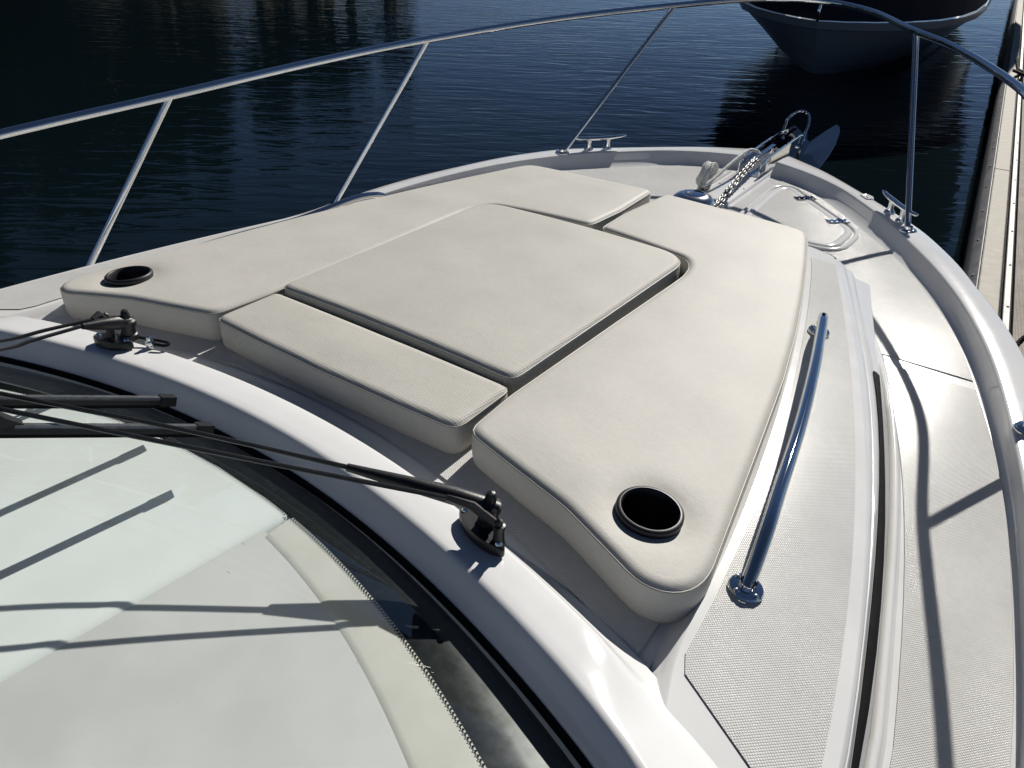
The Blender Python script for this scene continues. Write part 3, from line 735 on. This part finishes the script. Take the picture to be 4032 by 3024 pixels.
# centre plate, bow roller
plate = smooth_closed(rrect(-.06, .06, 2.70, 3.33, .012, .03), .01, 2)
pl = [[(x, y, float(zd(y)) + z) for x, y in offset_poly(plate, -o)] for z, o in ((0, -.004), (.008, 0), (.010, .003))]
V, F = loft(pl, True); F.append(tuple(range(len(V) - len(plate), len(V))))
cp = mesh('centre_plate', V, F, M['gelcoat'], boat)
for x, y in ((.05, 2.76), (.05, 2.95), (.05, 3.14), (-.05, 2.76), (-.05, 2.95), (-.05, 3.14)):
    mesh('screw', *lathe([(.0045, 0), (.004, .0015), (.0001, .002)], (x, y, float(zd(y)) + .010), seg=10), M['steel'], cp)
rollr = empty('bow_roller', (0, 3.3, -.21), boat); rollr.matrix_parent_inverse = Matrix.Translation((0, 0, -WATER_Z))
for s_ in (1, -1):
    pr = [(3.13, -.208), (3.13, -.165), (3.2, -.150), (3.62, -.142), (3.74, -.15), (3.76, -.175), (3.72, -.215), (3.5, -.222), (3.3, -.215)]
    mesh('cheek_plate', *loft([[(s_ * x, y, z) for y, z in pr] for x in (.042, .046)], True, True), M['chrome'], rollr, sharp=30)
    mesh('rim_bar', *tube([(s_ * .044, y, z) for y, z in ((3.14, -.163), (3.2, -.148), (3.62, -.140), (3.73, -.149))], .0045, 8), M['chrome'], rollr)
mesh('floor_plate', *loft([[(x, y, -.209) for x in (-.042, .042)] for y in (3.12, 3.4, 3.72)], False), M['steel'], rollr)
mesh('roller', *lathe([(.01, -.04), (.032, -.04), (.032, -.025), (.018, -.008), (.018, .008), (.032, .025), (.032, .04), (.01, .04)], (0, 3.70, -.19), (1, 0, 0), 20), M['black'], rollr)
hoop = [(.05, 3.66, -.185), (.05, 3.70, -.12)] + [(.05 * math.cos(a), 3.70 + .06 * math.sin(a), -.115 + .052 * math.sin(a)) for a in np.linspace(.2, math.pi - .2, 9)] + [(-.05, 3.70, -.12), (-.05, 3.66, -.185)]
mesh('hoop', *tube(spline(hoop, 4), .006, 10), M['chrome'], rollr)
for y, z in ((3.62, -.19), (3.69, -.17)):
    for s_ in (1, -1):
        mesh('bolt', *lathe([(.008, 0), (.008, .005), (.005, .008), (.0001, .009)], (s_ * .046, y, z), (s_, 0, 0), 10), M['chrome'], rollr)

# locker lid in the foredeck
lid = empty('locker_lid', (.35, 2.75, -.22), boat); lid.matrix_parent_inverse = Matrix.Translation((0, 0, -WATER_Z))
lo_ = [(.157, 2.56), (.147, 2.75), (.138, 2.98), (.139, 3.04), (.152, 3.085), (.178, 3.104), (.208, 3.095), (.261, 3.037), (.436, 2.857), (.503, 2.785), (.517, 2.755), (.518, 2.70), (.514, 2.62), (.503, 2.58), (.478, 2.56), (.42, 2.553), (.28, 2.548), (.18, 2.548)]
lo_ = smooth_closed(lo_, .012, 3)
def ringz(o, z): return [(x, y, float(zd(y)) + z) for x, y in offset_poly(lo_, o)]
mesh('gasket_frame', *loft([ringz(.022, .0045), ringz(.017, .0095), ringz(.011, .0105), ringz(.006, .0085), ringz(.002, -.002)], True), M['gelcoat'], lid, sharp=0)
mesh('lid_rim', *loft([ringz(-.001, -.002), ringz(-.003, .008), ringz(-.007, .0115), ringz(-.012, .012), ringz(-.02, .0115), ringz(-.027, .010), ringz(-.03, .0085)], True), M['gelcoat'], lid, sharp=0)
mesh('non_skid_top', *sheet(offset_poly(lo_, -.028), VD(.0098), .06), M['nonskid'], lid)
for hx_, hy_ in ((.278, 3.0), (.447, 2.826)):
    d = Vector((.70, -.714, 0)); s = Vector((.714, .70, 0)); c = Vector((hx_, hy_, float(zd(hy_)) + .0125))
    h = mesh('hinge', *box(c - s * .02, .034, .05, .003, d, s, bev=.001), M['chrome'], lid)
    hb = MB(); hb.add(*box(c + s * .02, .04, .026, .003, d, s, bev=.001)).add(*tube([c + s * .006 - d * .02 + Vector((0, 0, .002)), c + s * .006 + d * .02 + Vector((0, 0, .002))], .004, 10))
    hb.build('hinge_leaf', M['chrome'], lid)
    for u, v in ((-.01, -.035), (.01, -.035), (-.01, -.015), (.01, -.015), (-.012, .02), (.012, .02)):
        mesh('screw', *lathe([(.0035, 0), (.003, .0018), (.0001, .0022)], c + d * u + s * v + Vector((0, 0, .0015)), seg=10), M['steel'], lid)
# moulded fairlead recess in the gunwale
fl = smooth_closed([(.432, 3.205), (.468, 3.165), (.482, 3.185), (.478, 3.21), (.45, 3.228)], .004, 2)
fl = (fl - fl.mean(0)) * .9 + np.array((.482, 3.035))
z_ = -.1655
mesh('fairlead', *loft([[(x, y, z_ - .003) for x, y in offset_poly(fl, .006)], [(x, y, z_ + .0014) for x, y in offset_poly(fl, .002)], [(x, y, z_ + .0012) for x, y in fl], [(x, y, z_ - .0005) for x, y in offset_poly(fl, -.004)], [(x, y, z_ - .001) for x, y in offset_poly(fl, -.008)]], True, True), M['gelcoat'], boat)

# ------------------------------------------------------------------ anchor, chain, rope
anc = empty('anchor', (0, 3.75, -.4))
tag(anc, 'polished steel anchor with spade fluke hanging in the bow roller', 'anchor')
mesh('shank', *loft([[(x, y, z) for x in (-.009, .009) for y, z in (((a, b), (a2, b2)) if x < 0 else ((a2, b2), (a, b)))] for (a, b), (a2, b2) in (((3.15, -.172), (3.15, -.152)), ((3.4, -.17), (3.4, -.142)), ((3.68, -.168), (3.70, -.128)), ((3.84, -.235), (3.88, -.20)), ((3.86, -.36), (3.91, -.35)))], True, True), M['chrome'], anc, sharp=30)
def fluke():
    tip = Vector((0, 3.62, -.66)); crown = Vector((0, 3.90, -.33)); k = []
    L = [Vector((s * x, y, z)) for s in (1,) for x, y, z in ()]
    out = [(0, 3.60, -.62), (.06, 3.70, -.52), (.115, 3.83, -.40), (.135, 3.93, -.31), (.128, 3.99, -.255), (.095, 4.015, -.23), (.03, 3.99, -.285), (0, 3.975, -.31)]
    ridge = [(0, 3.60, -.62), (0, 3.70, -.545), (0, 3.80, -.455), (0, 3.88, -.385), (0, 3.93, -.35), (0, 3.955, -.33), (0, 3.97, -.315), (0, 3.975, -.31)]
    out = [(0, 3.60, -.62), (.06, 3.70, -.52), (.108, 3.81, -.415), (.131, 3.885, -.35), (.138, 3.93, -.305), (.134, 3.97, -.268), (.12, 3.998, -.245), (.1, 4.01, -.235), (.06, 4.0, -.262), (0, 3.975, -.31)]
    ridge = [(0, 3.60, -.62), (0, 3.70, -.545), (0, 3.79, -.465), (0, 3.85, -.41), (0, 3.89, -.375), (0, 3.92, -.355), (0, 3.94, -.34), (0, 3.955, -.328), (0, 3.968, -.318), (0, 3.975, -.31)]
    ca, sa = math.cos(RAD(11)), math.sin(RAD(11))
    def roll(q, s): x, y, z = q; x *= s * .98; z += .32; return (x * ca + .014, y - .02, z - .25 + x * sa)
    V, F = [], []
    for off in (0, -.006):
        for s in (1, -1):
            V += [(x, y + off * .7, z + off) for x, y, z in (roll(q, s) for q in out)]
        V += [(x, y + off * .7, z + off) for x, y, z in (roll(q, 1) for q in ridge)]
    n = len(out)
    for b in (0, 3 * n):
        for s in (0, 1):
            for i in range(n - 1): F.append((b + s * n + i, b + s * n + i + 1, b + 2 * n + i + 1, b + 2 * n + i))
    for s in (0, 1):
        for i in range(n - 1): F.append((s * n + i, s * n + i + 1, 3 * n + s * n + i + 1, 3 * n + s * n + i))
    return V, F
mesh('fluke', *fluke(), M['chrome'], anc, sharp=25)

def chain():
    root = empty('anchor_chain', (0.03, 2.95, -.19)); tag(root, 'galvanised chain running from the windlass to the bow roller', 'chain')
    pts = resample(np.array([tuple(p) for p in spline([(.058, 2.585, -.185), (.05, 2.68, -.195), (.034, 2.82, -.185), (.02, 2.98, -.168), (.008, 3.12, -.158), (0, 3.2, -.157)], 8)]), step=.0205)
    base = None
    for i in range(len(pts) - 1):
        a, b = Vector(pts[i]), Vector(pts[i + 1]); t = (b - a).normalized(); c = (a + b) / 2
        ring = []
        for k in range(14):
            w = 2 * math.pi * k / 14; ring.append(Vector((.0165 * math.cos(w) + .004 * (1 if math.cos(w) > 0 else -1), .0098 * math.sin(w), 0)))
        if base is None:
            fr_ = frames(ring + ring[:2])[:15]
            rings = [[p + n * (.0036 * math.cos(q)) + bb * (.0036 * math.sin(q)) for q in (j * math.pi / 3 for j in range(6))] for p, tt, n, bb in fr_[:14]]
            V, F = loft(rings + rings[:1], True)
            o = mesh('link', V, F, M['galv'], None, sharp=0); base = o
        else:
            o = base.copy(); col.objects.link(o)
        n = Vector((0, 0, 1)); n = (n - t * n.dot(t)).normalized(); s = n.cross(t)
        ang = RAD(35 + 90 * (i % 2) + random.uniform(-12, 12)); s2 = s * math.cos(ang) + n * math.sin(ang); n2 = t.cross(s2)
        mw = Matrix(((t.x, s2.x, n2.x, c.x), (t.y, s2.y, n2.y, c.y), (t.z, s2.z, n2.z, c.z), (0, 0, 0, 1)))
        o.parent = root; o.matrix_parent_inverse = root.matrix_basis.inverted(); o.matrix_basis = mw
chain()
def braid(P, r, strands=4, pitch=.03, seg=6):
    """a plaited rope: twisted strands round a centre line"""
    P = [Vector(p) for p in P]; P = [Vector(p) for p in resample(np.array([tuple(p) for p in P]), step=.004)]
    fr_ = frames(P); mb = MB()
    for s in range(strands):
        for hand in (1, -1):
            q = []; d = 0
            for i, (p, t, n, b) in enumerate(fr_):
                a = hand * (2 * math.pi * i * .004 / pitch) + 2 * math.pi * s / strands
                rr = r * (.62 + .1 * math.cos(2 * a * strands / 2 + (hand > 0) * math.pi))
                q.append(p + n * (rr * math.cos(a)) + b * (rr * math.sin(a)))
            mb.add(*tube(q, r * .42, seg))
    return mb
rp = empty('anchor_rope', (-.09, 2.93, -.21)); tag(rp, 'white braided rope tied in a coil beside the windlass and running to the roller', 'rope')
braid(spline([(-.062, 2.80, -.185), (-.05, 2.88, -.17), (-.045, 2.98, -.15), (-.042, 3.1, -.135), (-.04, 3.2, -.13), (-.02, 3.25, -.14), (.0, 3.24, -.15)], 8), .0065).build('line', M['rope'], rp, sharp=0)
cl = []
for k in range(5):
    for j in range(16):
        a = 2 * math.pi * j / 16
        cl.append((-.085 + .008 * (k - 2) + .004 * math.sin(3 * a), 2.885 + (.042 + .004 * ((k * 7) % 3)) * math.cos(a) + .012 * math.sin(a), -.168 + (.036 + .004 * ((k * 5) % 3)) * math.sin(a)))
braid(spline(cl, 3), .0058).build('coil', M['rope'], rp, sharp=0)
braid(spline([(-.06, 2.84, -.19), (-.10, 2.85, -.185), (-.115, 2.875, -.18), (-.085, 2.885, -.175), (-.05, 2.87, -.18)], 6), .0058).build('hitch', M['rope'], rp, sharp=0)

# ------------------------------------------------------------------ floating dock
dd = Vector((-.0836, .9965, 0)).normalized(); dn = Vector((dd.y, -dd.x, 0)); D0 = Vector((1.29, 0, 0)); ZD = -.95
dock = empty('floating_dock', (1.29, 0, ZD)); tag(dock, 'floating dock with grooved beige decking and pale edge board', 'dock')
def dp(u, v, z): return D0 + dn * u + dd * v + Vector((0, 0, ZD + z))
def dbox(name, u0, u1, v0, v1, z0, z1, m, parent=dock, bev=.003):
    c = dp((u0 + u1) / 2, (v0 + v1) / 2, (z0 + z1) / 2)
    return mesh(name, *box(c, u1 - u0, v1 - v0, z1 - z0, dn, dd, bev=bev), m, parent, sharp=30)
M['fascia'] = simple('grey_rubber_fascia', (.11, .11, .115), .6, spot=.35, nscale=8, bmp=.001, bscale=60)
M['board'] = simple('weathered_edge_board', (.50, .465, .40), .8, spot=.3, nscale=14, bmp=.001, bscale=120)
M['alu'] = simple('dull_aluminium', (.34, .33, .31), .6, .2, spot=.15, nscale=20)
def deckmat():
    m, nt, p = newmat('grooved_composite_decking'); pset(p, rough=.75)
    v = coords(nt, (1, 1, 1), (0, 0, math.atan2(dd.x, dd.y)))
    x, y, z = sep(nt, v)
    n = noise(nt, coords(nt), 9, 5, .65); n2 = noise(nt, coords(nt, (3, .6, 1)), 40, 4, .7)
    mix = math_(nt, 'ADD', math_(nt, 'MULTIPLY', n, .55), math_(nt, 'MULTIPLY', n2, .45))
    vary(nt, p, mix, (.34, .295, .245), (.52, .465, .395), .36, .64)
    bump(nt, p, math_(nt, 'SINE', math_(nt, 'MULTIPLY', x, 2 * math.pi / .0125)), .003, 1.0)
    return m
M['decking'] = deckmat()
mesh('fascia', *loft([[dp(u, v, z) for u, z in ((.03, -.25), (-.045, -.22), (-.045, -.06), (-.036, -.035), (.0, -.004), (.03, -.004))] for v in (-3, 32)], True, True), M['fascia'], dock)
dbox('float_side', .02, .06, -3, 32, -.42, -.2, M['rubber'])
for k in range(7):
    dbox('edge_board', .006, .108, -3 + 5 * k + .004, 2 + 5 * k - .004, -.012, .022, M['board'], bev=.005)
dbox('edge_channel', .13, .162, -3, 32, -.02, .010, M['alu'])
dbox('support', .03, 2.4, -3, 32, -.2, -.02, M['rubber'])
for k in range(14):
    dbox('plank', .176 + .146 * k, .176 + .146 * k + .141, -3, 32, -.02, .008, M['decking'])
sm = None
for k in range(26):
    v = .4 + .62 * k
    c = dp(-.02, v, -.02)
    mesh('bolt', *lathe([(.009, 0), (.008, .004), (.0001, .006)], c, Vector((0, 0, 1)) - dn * .8, 10), M['alu'], dock)
    mesh('screw', *lathe([(.007, 0), (.006, .003), (.0001, .004)], dp(.15, v + .2, .012), (0, 0, 1), 10), M['alu'], dock)
def rope_thing(name, pts, r, label):
    root = empty(name, pts[0]); tag(root, label, 'rope', 'black mooring lines on the dock')
    mb = MB(); fr_ = frames([Vector(p) for p in resample(np.array([tuple(p) for p in spline(pts, 8)]), step=.008)])
    for s in range(3):
        q = [p + n * (r * .5 * math.cos(i * .008 / .045 * 6.283 + s * 2.094)) + b * (r * .5 * math.sin(i * .008 / .045 * 6.283 + s * 2.094)) for i, (p, t, n, b) in enumerate(fr_)]
        mb.add(*tube(q, r * .56, 7))
    mb.build('line', M['blackrope'], root, sharp=0); return root
def dc(c, h=.12):        # dock cleat lump the lines are made fast to
    c = Vector(c); t = empty('dock_cleat', c)
    mesh('horn', *tube([c + dd * x + Vector((0, 0, z)) for x, z in ((-.13, .075), (-.06, .06), (0, .058), (.06, .06), (.13, .075))], [.008, .014, .017, .014, .008], 12), M['black'], t)
    for k in (-1, 1): mesh('leg', *lathe([(.026, 0), (.015, .012), (.014, .055)], c + dd * (k * .05), (0, 0, 1), 14), M['black'], t)
    return t

# ------------------------------------------------------------------ the boat moored ahead
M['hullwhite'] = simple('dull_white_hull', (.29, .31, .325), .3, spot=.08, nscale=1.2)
M['navy'] = simple('navy_canvas', (.005, .007, .016), .95, spot=.3, nscale=2.0, bmp=.01, bscale=5)
M['pane'] = simple('dark_window', (.01, .012, .014), .05, spot=.1, nscale=2)
nb = empty('cabin_cruiser', (-2.1, 12.2, WATER_Z)); tag(nb, 'white hulled cruiser under a navy canvas cover, bow towards us ahead', 'boat')
ax = Vector((math.sin(RAD(-5.5)), math.cos(RAD(-5.5)), 0)); lat = Vector((ax.y, -ax.x, 0)); S0 = Vector((-2.10, 12.25, 0))
def hb(u, hw, z): return [S0 + ax * u + lat * (s * hw) + Vector((0, 0, z)) for s in (-1, 1)]
U = [0, .15, .4, .8, 1.4, 2.2, 3.2, 4.6, 6.5, 9]
def wid(u, full, bl): return full * (1 - math.exp(-u / bl)) ** .8 if u > 0 else 0.0
levels = [(-1.45, 0.15, 1.25, 2.6, 'h'), (-1.33, 0.0, 1.35, 2.4, 'h'), (-1.24, -.10, 1.42, 2.1, 'h'), (-1.235, -.12, 1.47, 2.05, 'h'), (-.95, -.42, 1.7, 1.7, 'h'), (-.69, -.68, 1.9, 1.4, 'h'),
          (-.675, -.74, 1.96, 1.36, 'r'), (-.57, -.80, 1.98, 1.36, 'r')]
def hullstrip(name, lv, m):
    for s in (-1, 1):
        rows = [[S0 + ax * (u + du) + lat * (s * wid(u, fw, bl)) + Vector((0, 0, z)) for (z, du, fw, bl, _) in lv] for u in U]
        mesh(name, *loft(rows, False), m, nb, sharp=30)
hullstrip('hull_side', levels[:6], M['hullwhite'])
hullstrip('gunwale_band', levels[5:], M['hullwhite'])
cov = [(-.565, -.74, 1.92, 1.36, 0), (-.45, -.72, 1.94, 1.36, 0), (-.1, -.62, 2.0, 1.3, 0), (.6, -.35, 2.25, 1.3, 0), (1.6, .1, 2.5, 1.3, 0), (2.7, .6, 2.7, 1.4, 0), (3.3, 1.1, 2.5, 1.8, 0), (3.45, 2.4, .2, 3., 0)]
hullstrip('canvas_cover', cov, M['navy'])
for u, w in ((.35, -.5), (.42, .5)):
    c = S0 + ax * (u - .45) + lat * w + Vector((0, 0, -.40)); n = (Vector((0, 0, .5)) - ax + lat * (1 if w > 0 else -1) * .7).normalized()
    mesh('deck_light', *lathe([(.07, 0), (.06, .03), (.0001, .04)], c, n, 14), M['hullwhite'], nb)
mesh('bow_eye', *tube(spline([S0 - ax * .84 + Vector((0, 0, z)) - ax * o for z, o in ((-.56, 0), (-.45, .05), (-.34, .02))], 4), .02, 8), M['chrome'], nb)
for s in (-1, 1):
    mesh('pulpit_rail', *tube(spline([S0 - ax * .75 + Vector((0, 0, .02)), S0 + ax * .1 + lat * (s * .7) + Vector((0, 0, .05)), S0 + ax * 1.6 + lat * (s * 1.35) + Vector((0, 0, .12)), S0 + ax * 4 + lat * (s * 1.7) + Vector((0, 0, .15))], 6), .014, 8), M['chrome'], nb)

# mooring lines and dock cleats
q1 = dp(.19, 3.82, .012); q2 = dp(.12, 11.2, .03)
tag(dc(q1 + dn * .16 + dd * .25), 'black dock cleat beside our boat, nearest on the decking', 'cleat', 'dock cleats')
rope_thing('mooring_line', [q1 + Vector(p) for p in ((-.03, -.35, .01), (-.02, -.12, .02), (0, 0, .04), (.05, .06, .10), (.13, .07, .13), (.24, .03, .10), (.3, -.05, .03), (.34, -.2, .02), (.32, -.5, .012), (.3, -.9, .012))], .013, 'black rope looped over the decking close to our gunwale')
tag(dc(q2 + dn * .02), 'black dock cleat on the edge board far up the dock', 'cleat', 'dock cleats')
rope_thing('mooring_line', [q2 + Vector(p) for p in ((-.12, .5, .16), (-.06, .2, .1), (0, 0, .1), (.06, -.08, .07), (.04, -.16, .09), (-.05, -.05, .1), (-.08, .08, .09), (.03, .14, .08), (.08, 0, .1), (-.02, -.14, .07), (-.06, -.26, .03))], .018, 'black rope made fast round the far dock cleat')
